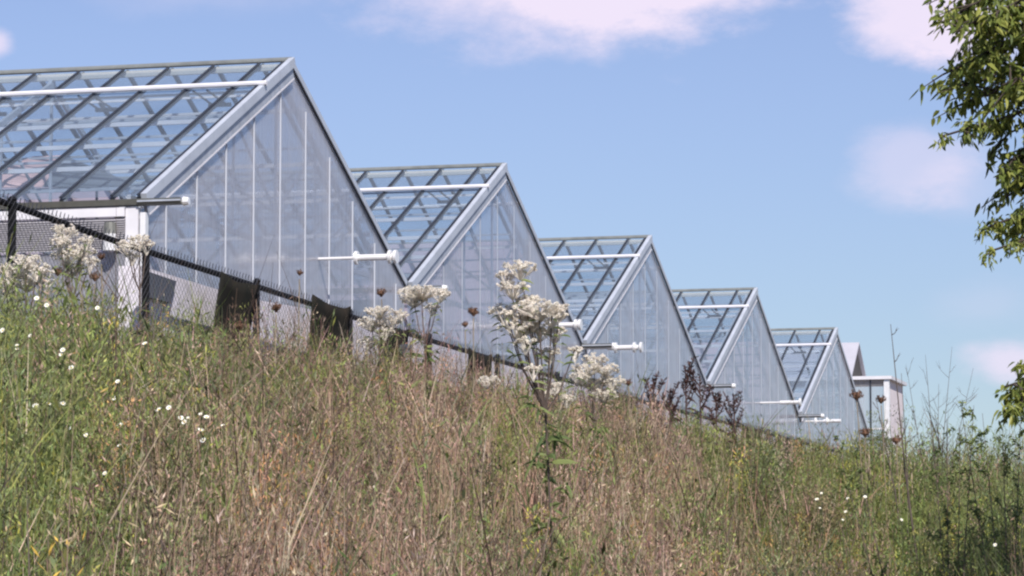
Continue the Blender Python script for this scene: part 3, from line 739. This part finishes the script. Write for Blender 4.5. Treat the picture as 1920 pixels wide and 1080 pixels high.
# ------------------------------------------------------------------ individual plants
def stem_base(x, y): return Vector((x, y, gh(x, y) - .04))
def boneset(px, Y, heads, label, leafy=True, lean=0.0):
    """heads: list of (px, py, width_px, height_px) flat-topped flower heads, reached by branches from one stem"""
    ts = [at(a, b, Y + rnd.uniform(-.12,.12)) for a, b, _, _ in heads]
    bx = at(px, 900, Y); base = stem_base(bx.x, bx.y); root = empty('white_flowering_weed', base)
    tag(root, label, 'flowering weed', 'weeds with flat white flower heads')
    cz = min(t.z for t in ts) - .22; cen = Vector((sum(t.x for t in ts)/len(ts)*.4 + base.x*.6, base.y, max(cz, base.z+.3)))
    m = MB(); m.tube([Vector(), (cen-base)*.5 + Vector((.01,.0,0)), cen-base], [.008,.007,.006], 6)
    for t in ts:
        d = t - base; mid = (cen - base)*.5 + d*.5 + Vector((0,0,-.05)); m.tube([cen-base, mid, d], [.005,.004,.003], 5)
    m.build('stem', M['twig'], root)
    if leafy:
        m = MB(); hgt = (cen - base)
        for k in range(34):
            q = hgt*(.12 + .88*k/34); a = k*2.4
            for sg in (0, math.pi):
                if rnd.random() < .2: continue
                a2 = a + sg + rnd.gauss(0,.5); m.leaf(q + Vector((0,0,rnd.gauss(0,.03))), (math.cos(a2), math.sin(a2), rnd.uniform(-.2,.6)), rnd.uniform(.07,.19), rnd.uniform(.02,.042), droop=rnd.uniform(.1,.8))
            if k % 4 == 1:
                e = Vector((math.cos(a)*.7, math.sin(a)*.7, .8)).normalized(); L3 = rnd.uniform(.12,.26); m.tube([q, q+e*L3], [.003,.0015], 3)
                for _ in range(9): m.leaf(q+e*L3*rnd.uniform(.2,1), (rnd.gauss(0,1), rnd.gauss(0,1), rnd.gauss(0,.5)), rnd.uniform(.05,.11), rnd.uniform(.014,.026), droop=.4)
        for t in ts:
            d = t - base
            for k in range(5): m.leaf(d - Vector((0,0,.03+.04*k)), (rnd.uniform(-1,1), rnd.uniform(-1,1), .1), .08, .016, droop=.4)
        m.build('foliage', M['weed'], root)
    for t, (_, _, wpx, hpx) in zip(ts, heads):
        ppm = F_PX / Y; Rr = wpx/ppm/2; Hh = hpx/ppm
        m = MB(); d = t - base
        for k in range(max(16, int(90*(Rr/.09)**1.5))):
            rr = Rr*math.sqrt(rnd.random()); a = rnd.uniform(0, 6.283); 
            c = d + Vector((rr*math.cos(a), rr*math.sin(a)*.8, Hh*(.30 - .42*(rr/Rr)**2) + rnd.uniform(-.22,.14)*Hh + .25*Hh*math.sin(a*3+rr*40)))
            rb = rnd.uniform(.007,.014)
            for q in range(7):
                e = Vector((rnd.gauss(0,1), rnd.gauss(0,1), abs(rnd.gauss(0,1))*.7)).normalized()
                m.leaf(c - e*rb*.3, e, rb*1.4, rb*1.15, droop=0.05)
            if k % 2 == 0: m.tube([c, d - Vector((0,0,.07))], [.0016,.0022], 3, cap=False)
        m.build('flower_head', M['bone'], root)
boneset(1040, 17.0, [(1078,655,34,12),(985,640,40,12),(1030,660,44,14),(1000,690,30,10),(990,560,50,12),(1050,575,36,10),(948,588,30,10),(1000,598,60,12),(975,500,70,16),(950,516,45,15),(962,537,62,16),(1010,575,100,20),(975,590,70,18),(940,580,50,16),(1035,590,60,16),(970,612,70,18),(1012,617,62,18),(1040,622,46,16)],
        'tall white flowering weed in the centre, its heads stacked against the second gable')
boneset(800, 24.0, [(790,545,96,16),(775,560,56,14),(825,551,40,12),(752,588,30,12),(810,575,30,10)], 'white flowering weed with one broad flat head at the foot of the second greenhouse roof')
boneset(708, 24.5, [(712,582,60,14),(696,605,60,18),(735,600,40,16),(690,640,40,14),(760,652,26,10),(722,622,40,14)], 'white flowering weed in front of the dark cloth left of centre')
boneset(1110, 24.0, [(1115,672,50,16),(1100,690,56,16),(1135,690,52,18),(1150,715,50,18),(1110,715,60,18),(1130,738,56,16),(1085,705,40,14)], 'white flowering weed below the hubbed gutter pipe, right of centre')
boneset(1035, 24.5, [(915,712,44,14),(1062,748,34,16),(1025,735,40,14),(1045,722,30,12)], 'low white flowering weed half sunk in grass below the tall central one')
boneset(130, 19.5, [(122,432,52,18),(112,452,42,18),(150,468,60,18),(122,478,60,18),(168,492,34,16),(135,500,50,18),(160,450,30,14)], 'white flowering weed rising against the chain link near the left fence post')
boneset(45, 18.0, [(50,486,56,18),(22,505,60,20),(70,505,60,20),(12,530,50,18),(50,525,66,20),(85,525,34,16),(15,548,30,14)], 'white flowering weed at the left edge of the picture before the fence')
boneset(262, 20.5, [(262,448,40,14),(238,460,50,16),(275,458,30,12),(248,478,30,12)], 'white flowering weed in front of the white greenhouse corner post', leafy=False)

def seed_head(px, py, Y, size, label, tilt=0.0):
    t = at(px, py, Y); dx = rnd.uniform(-.06,.06)
    base = stem_base(t.x + dx + tilt, t.y); root = empty('seed_head', base); tag(root, label, 'wild carrot', 'dried wild carrot seed heads')
    d = t - base; m = MB(); m.tube([Vector(), d*.5 + Vector((.015,0,0)), d*.97], [.006,.005,.004], 5); m.build('stem', M['palestem'], root)
    m = MB(); R_ = size*Y/F_PX/2
    m.tube([d - Vector((0,0,R_*.7)), d - Vector((0,0,R_*.1)), d + Vector((0,0,R_*.5))], [R_*.15, R_*.55, R_*.5], 7)
    for k in range(34):
        a = rnd.uniform(0,6.283); w = math.sqrt(rnd.random())*.95; top = Vector((math.cos(a)*w*R_, math.sin(a)*w*R_, R_*(rnd.uniform(-.35,.95)*math.sqrt(1.05-w*w)+.1)))
        q = d + top; m.tube([d - Vector((0,0,R_*.5)), d + top*.6 + Vector((math.cos(a)*w*R_*.25, math.sin(a)*w*R_*.25, -R_*.2)), q], .0016, 3, cap=False)
        for _ in range(5):
            m.leaf(q, (rnd.gauss(0,1), rnd.gauss(0,1), rnd.gauss(0,1)), R_*.26, R_*.16, droop=0)
    m.build('umbel', M['seed'], root)
for a in [(715,550,25,20,'brown seed head on the left of the broad white flower head'),
          (888,585,25,24,'largest brown seed head, alone against the second gable'),
          (872,609,25,14,'small brown seed head just below and left of the largest one'),
          (518,578,20,22,'brown seed head before the pale wall left of the second dark cloth'),
          (562,512,25,14,'small dark seed head standing highest above the fence rail'),
          (1178,718,26,16,'small reddish seed head right of the right-hand white flowers'),
          (275,632,20,24,'brown seed head in the green weeds below the white corner post'),
          (190,482,20,16,'brown seed head right of the white flowers at left fence'),
          (178,520,20,22,'dark brown seed head low among the weeds before the left fence'),
          (108,510,20,22,'brown seed head between the two leftmost white flowering weeds'),
          (450,612,20,22,'reddish brown seed head in front of the leftmost dark cloth'),
          (1606,742,27,26,'spiky tan seed head in front of the fifth gable edge'),
          (1652,750,27,20,'tan seed head left of the white headhouse corner post'),
          (1622,812,27,22,'tan seed head low beneath the pale headhouse'),
          (1680,826,27,20,'tan seed head at the foot of the tall bare sapling'),
          (1470,690,22,0,None)]:
    if a[4]: seed_head(*a)

def dock(px, py, Y, H, label, seed):
    r_ = random.Random(seed); t = at(px, py, Y); base = stem_base(t.x, t.y); root = empty('dock_stalk', base)
    tag(root, label, 'dock plant', 'dark brown dried dock stalks'); top = t - base
    m = MB(); fr = MB(); m.tube([Vector(), top*.5+Vector((.01,0,0)), top], [.010,.008,.005], 5)
    def plume(a, b, n):
        for k in range(n):
            u = r_.random(); p = a.lerp(b, u); e = Vector((r_.gauss(0,1), r_.gauss(0,1), .7)).normalized()
            fr.leaf(p, e, r_.uniform(.028,.055), r_.uniform(.009,.017), droop=0)
    plume(top*.86, top, 34)
    for k in range(6):
        u = .72 + .25*k/6; p = top*u; e = Vector((r_.choice((-1,1))*r_.uniform(.35,.8), r_.uniform(-.4,.4), .9)).normalized(); L_ = r_.uniform(.08,.20)*(1.4-u*.6)
        q = p + e*L_ + Vector((0,0,.05)); m.tube([p, p+e*L_*.5, q], [.006,.005,.003], 4); plume(p + e*L_*.3, q, 24)
    for k in range(5): fr.leaf(top*(.5+.07*k), (r_.choice((-1,1)), r_.uniform(-.5,.5), .2), .13, .025, droop=.6)
    m.build('stalk', M['dock'], root); fr.build('seed_spikes', M['dock'], root)
for i, a in enumerate([(1225,712,29,1,'dark dock stalk farthest left of the brown group, before the third gable'),
          (1285,688,29,1,'tallest dark dock stalk, before the fourth greenhouse gutter'),
          (1312,705,29,1,'dark dock stalk immediately right of the tallest one'),
          (1342,738,29,1,'short dark dock stalk under the gutter end of the fourth greenhouse'),
          (1376,742,29,1,'dark dock stalk farthest right of the brown group'),
          (1255,735,28,1,'short dark dock stalk just left of the tallest one')]): dock(*a, seed=40+i)

def shrub(name, base, tips, mat_, label, cat, group=None, r0=.012, twigs=5, leaves=0, leafL=.05, spread=.3, seed=0):
    r_ = random.Random(seed); root = empty(name, base); tag(root, label, cat, group)
    m = MB(); lf = MB()
    for t in tips:
        d = t - base; mid = d*.5 + Vector((r_.uniform(-.03,.03), 0, .02)); pts = [Vector(), mid, d]; m.tube(pts, [r0, r0*.6, r0*.2], 5)
        for k in range(twigs):
            u = r_.uniform(.35,.97); p = (mid*(u/.5) if u < .5 else mid.lerp(d, (u-.5)/.5))
            e = Vector((r_.uniform(-1,1), r_.uniform(-.6,.6), r_.uniform(.4,1.3))).normalized(); L_ = spread*r_.uniform(.4,1)*(1.25-u)
            q = p + e*L_; m.tube([p, p.lerp(q,.5)+Vector((0,0,-.01)), q], [r0*.35, r0*.25, r0*.14], 4)
            for _ in range(2):
                q2 = p.lerp(q, r_.uniform(.3,.9)); e2 = (e + Vector((r_.uniform(-.7,.7), r_.uniform(-.5,.5), r_.uniform(-.1,.4)))).normalized()
                m.tube([q2, q2 + e2*L_*.5], [r0*.22, r0*.1], 3)
                for __ in range(leaves//2): lf.leaf(q2 + e2*L_*.5*r_.random(), (r_.gauss(0,1), r_.gauss(0,1), r_.gauss(0,.6)), leafL*r_.uniform(.6,1.2), leafL*.45)
            for _ in range(leaves): lf.leaf(p.lerp(q, r_.random()), (r_.gauss(0,1), r_.gauss(0,1), r_.gauss(0,.6)), leafL*r_.uniform(.6,1.2), leafL*.45)
    m.build('branches', mat_, root)
    if lf.v: lf.build('leaves', M['weed'], root)
b = at(1735, 900, 24); b = stem_base(b.x, b.y)
shrub('bare_sapling', b, [at(1670,608,24)], M['twig'], 'tall thin bare sapling leaning left beside the headhouse', 'sapling', r0=.011, twigs=4, spread=.25, seed=1)
b = at(1700, 900, 26); b = stem_base(b.x, b.y)
shrub('bare_shrub', b, [at(1642,745,26), at(1690,700,26)], M['twig'], 'short dark bare shrub between the headhouse post and the tall sapling', 'shrub', r0=.009, twigs=5, spread=.25, seed=2)
b = at(1760, 900, 30); b = stem_base(b.x, b.y)
shrub('bare_shrub', b, [at(1700,690,30), at(1735,665,30), at(1785,650,30), at(1825,690,30), at(1760,720,30)], M['twig'], 'faint wide bare shrub with fine twigs right of the tall sapling', 'shrub', r0=.006, twigs=9, spread=.45, seed=3)
b = at(1790, 900, 22); b = stem_base(b.x, b.y)
shrub('leafy_shrub', b, [at(1748,790,22), at(1775,785,22), at(1826,760,22), at(1800,800,22)], M['twig'], 'green leafy shrub right of the sapling foot, one twig reaching up right', 'shrub', r0=.007, twigs=10, leaves=8, leafL=.034, spread=.22, seed=4)
b = at(1880, 920, 22); b = stem_base(b.x, b.y)
shrub('leafy_shrub', b, [at(1800,750,22), at(1842,775,22), at(1880,800,22), at(1915,770,22)], M['twig'], 'loose leafy shrub at the right edge under the tree sprigs', 'shrub', r0=.007, twigs=12, leaves=9, leafL=.034, spread=.26, seed=5)
b = at(1690, 930, 22); b = stem_base(b.x, b.y)
shrub('leafy_shrub', b, [at(1590,795,22), at(1560,800,22)], M['twig'], 'slim leafy shrub in front of the fifth gable', 'shrub', r0=.006, twigs=9, leaves=8, leafL=.032, spread=.2, seed=6)

# small white flowers
dm = {}
def daisy_meshes():
    m = MB()
    for k in range(10):
        a = k*.628; m.leaf((0,0,0), (math.cos(a), math.sin(a), .25), .017, .009, roll=1, droop=-.1)
    m.leaf((0,0,.0),(0,-1,.4),.012,.012)
    dm['ray'] = m.mesh('petals', M['petal']); m = MB(); m.tube([(0,0,0),(0,0,.006)], [.006,.003], 8); dm['eye'] = m.mesh('centre', M['yolk'])
    m = MB(); m.tube([(0,0,-1),(0.02,0,-.5),(0,0,0)], [.002,.0018,.0014], 4); dm['stem'] = m.mesh('stem', M['greenstem'])
daisy_meshes()
def daisy(px, py, Y, sc, label, grp):
    t = at(px, py, Y); g0 = gh(t.x, t.y); root = empty('white_wildflower', (t.x, t.y, g0)); tag(root, label, 'wildflower', grp)
    H = t.z - g0
    st = link('stem', dm['stem'], root, (0,0,H)); st.scale = (1,1,max(H,.1))
    for nm, me in (('petals', dm['ray']), ('centre', dm['eye'])):
        o = link(nm, me, root, (0,0,H)); o.scale = (sc,sc,sc); o.rotation_euler = (rnd.uniform(.5,1.1), rnd.uniform(-.4,.4), rnd.uniform(-.6,.6))
LW = [(32,648),(32,655),(57,630),(88,573),(115,665),(118,657),(69,560),(5,620),(67,762),(92,757),(53,770),(118,757),(128,802),(161,817),(33,736),(213,747),(225,798),(134,690),(183,578),(5,820)]
for x, y in LW: daisy(x, y, 12.6, rnd.uniform(.45,.85), 'small white wildflower in the green weeds of the left bank', 'white wildflowers in the left green weeds')
for x, y in [(317,765),(339,784),(353,784),(346,792),(376,777),(387,783),(376,807),(381,826),(418,798),(298,769)]:
    daisy(x, y, 12.4, rnd.uniform(.45,.85), 'small white wildflower in the loose cluster below the first fence bays', 'white wildflowers clustered left of centre')
for x, y in [(272,645),(221,716),(224,836),(197,888),(30,905)]:
    daisy(x, y, 12.0, rnd.uniform(.4,.75), 'single white wildflower between the left patch and the central cluster', 'scattered white wildflowers at left')
for x, y in [(1532,937),(1590,935),(1622,932),(1586,960),(1580,975),(1537,953),(1690,975),(1540,925),(1866,1022)]:
    daisy(x, y, 14.0, rnd.uniform(.35,.6), 'tiny white wildflower in the green weeds of the right bank', 'white wildflowers at right')

# ------------------------------------------------------------------ broadleaf tree at the right
def tree():
    Y0_ = 18.0; bx, by = 6.4, 19.6; base = Vector((bx, by, gh(bx, by) - .1)); root = empty('broadleaf_tree', base)
    tag(root, 'leafy green tree hanging its branches into the upper right corner', 'tree')
    r_ = random.Random(5); tm = MB(); lim = MB(); crown = MB()
    top = Vector((.2,.1,8.6)); tm.tube([Vector((0,0,0)), Vector((.05,0,1.2)), Vector((-.08,.05,3.0)), Vector((.1,0,5.5)), top], [.21,.165,.14,.09,.02], 12); tm.build('trunk', M['bark'], root, True)
    def spray(p, d, L_, nl, leafL, wf=.30):
        d = d.normalized(); q = p + d*L_ + Vector((0,0,-.18*L_)); lim.tube([p, p.lerp(q,.5)+Vector((0,0,.04*L_)), q], [.007,.005,.002], 4, cap=False)
        for k in range(nl):
            u = .15 + .85*(k+r_.random())/nl; c = p.lerp(q, u) + Vector((r_.gauss(0,.02), r_.gauss(0,.02), r_.gauss(0,.02)))
            e = (d*.4 + Vector((r_.gauss(0,.6), r_.gauss(0,.6), -.55 + r_.gauss(0,.35)))).normalized()
            crown.leaf(c, e, leafL*r_.uniform(.55,1.1), leafL*wf, droop=.2, fold=.2)
    def bough(p0, tip, n, leafL=.10, thick=.03, sp=.34, nl=16, fine=1.0, wf=.3):
        d = tip - p0; mid = p0 + d*.5 + Vector((0,0,.14*d.length)); lim.tube([p0, mid, tip], [thick, thick*.6, .006], 6)
        for k in range(n):
            u = .30 + .70*(k + r_.random())/n; p = p0.lerp(mid, u/.5) if u < .5 else mid.lerp(tip, (u-.5)/.5)
            e = Vector((r_.gauss(0,1), r_.gauss(0,1), r_.gauss(-.15,.5))) + d.normalized()*.7
            for _q in range(2): spray(p, e + Vector((r_.gauss(0,.5),r_.gauss(0,.5),r_.gauss(0,.3))), sp*r_.uniform(.5,1.1)*fine, nl, leafL*fine, wf)
    def on_trunk(z): return Vector((.02, 0, z))
    # boughs reaching into the picture
    tips = [((1795,60),17.6,3.9,18),((1815,-20),18.4,4.4,14),((1800,125),17.8,3.7,20),((1812,165),18.3,3.5,18),((1822,190),18.2,3.5,16),((1850,110),18.9,3.8,20),((1800,20),18.2,4.0,18),((1835,60),17.8,3.9,18),((1870,230),18.3,3.4,18),((1885,370),18.4,3.0,18),((1900,420),18.2,2.8,16),((1850,180),18.0,3.6,14),((1858,60),18.0,3.9,22),
            ((1880,160),17.8,3.6,18),((1850,-10),18.6,4.2,16),((1893,300),18.2,3.0,20),((1868,335),17.9,3.0,18),((1905,345),18.7,2.9,20),((1890,250),18.5,3.1,16),((1912,400),18.2,2.7,18),((1935,300),18.2,3.0,18)]
    for (px, py), Y, z0, n in tips: bough(on_trunk(z0 + 1.2), at(px, py, Y) - base, int(n*2.3), leafL=.076, sp=.26, wf=.36, thick=.02) if px < 1860 else bough(on_trunk(z0 + 1.2), at(px, py, Y) - base, int(n*1.7), leafL=.076, sp=.26, wf=.36, thick=.02)
    for (px, py), Y, z0 in [((1768,255),17.9,3.0),((1842,430),18.0,2.7),((1860,470),18.0,2.4),((1905,440),18.1,2.6)]:
        bough(on_trunk(z0 + .8), at(px, py, Y) - base, 46, leafL=.085, sp=.15, nl=20, fine=.6, thick=.015)
    for (px, py), Y, z0 in [((1882,770),18.0,1.3),((1885,725),18.1,1.5),((1912,690),18.2,1.7),((1905,740),18.2,1.5)]:
        bough(on_trunk(z0 + .9), at(px, py, Y) - base, 46, leafL=.10, sp=.19, nl=16, fine=.7, thick=.007)
    # the rest of the crown, outside the frame
    for k in range(80):
        a = r_.uniform(0, 6.283); z = r_.uniform(3.6, 8.6); R_ = 2.7*math.sqrt(max(.05, 1 - ((z-5.6)/3.3)**2))*r_.uniform(.6,1)
        tip = Vector((math.cos(a)*R_, math.sin(a)*R_, z)); w = base + tip
        if w.x / w.y < .185 and w.z / w.y < .20: continue
        bough(on_trunk(max(2.2, z-1.3)), tip, 12, leafL=.11, sp=.36, nl=12)
    lim.build('limbs', M['bark'], root, True); crown.build('crown', M['treeleaf'], root)
tree()
for o in bpy.data.objects:
    if o.parent is None and o.type == 'EMPTY' and o.get('label') is None: print('UNLABELLED', o.name)
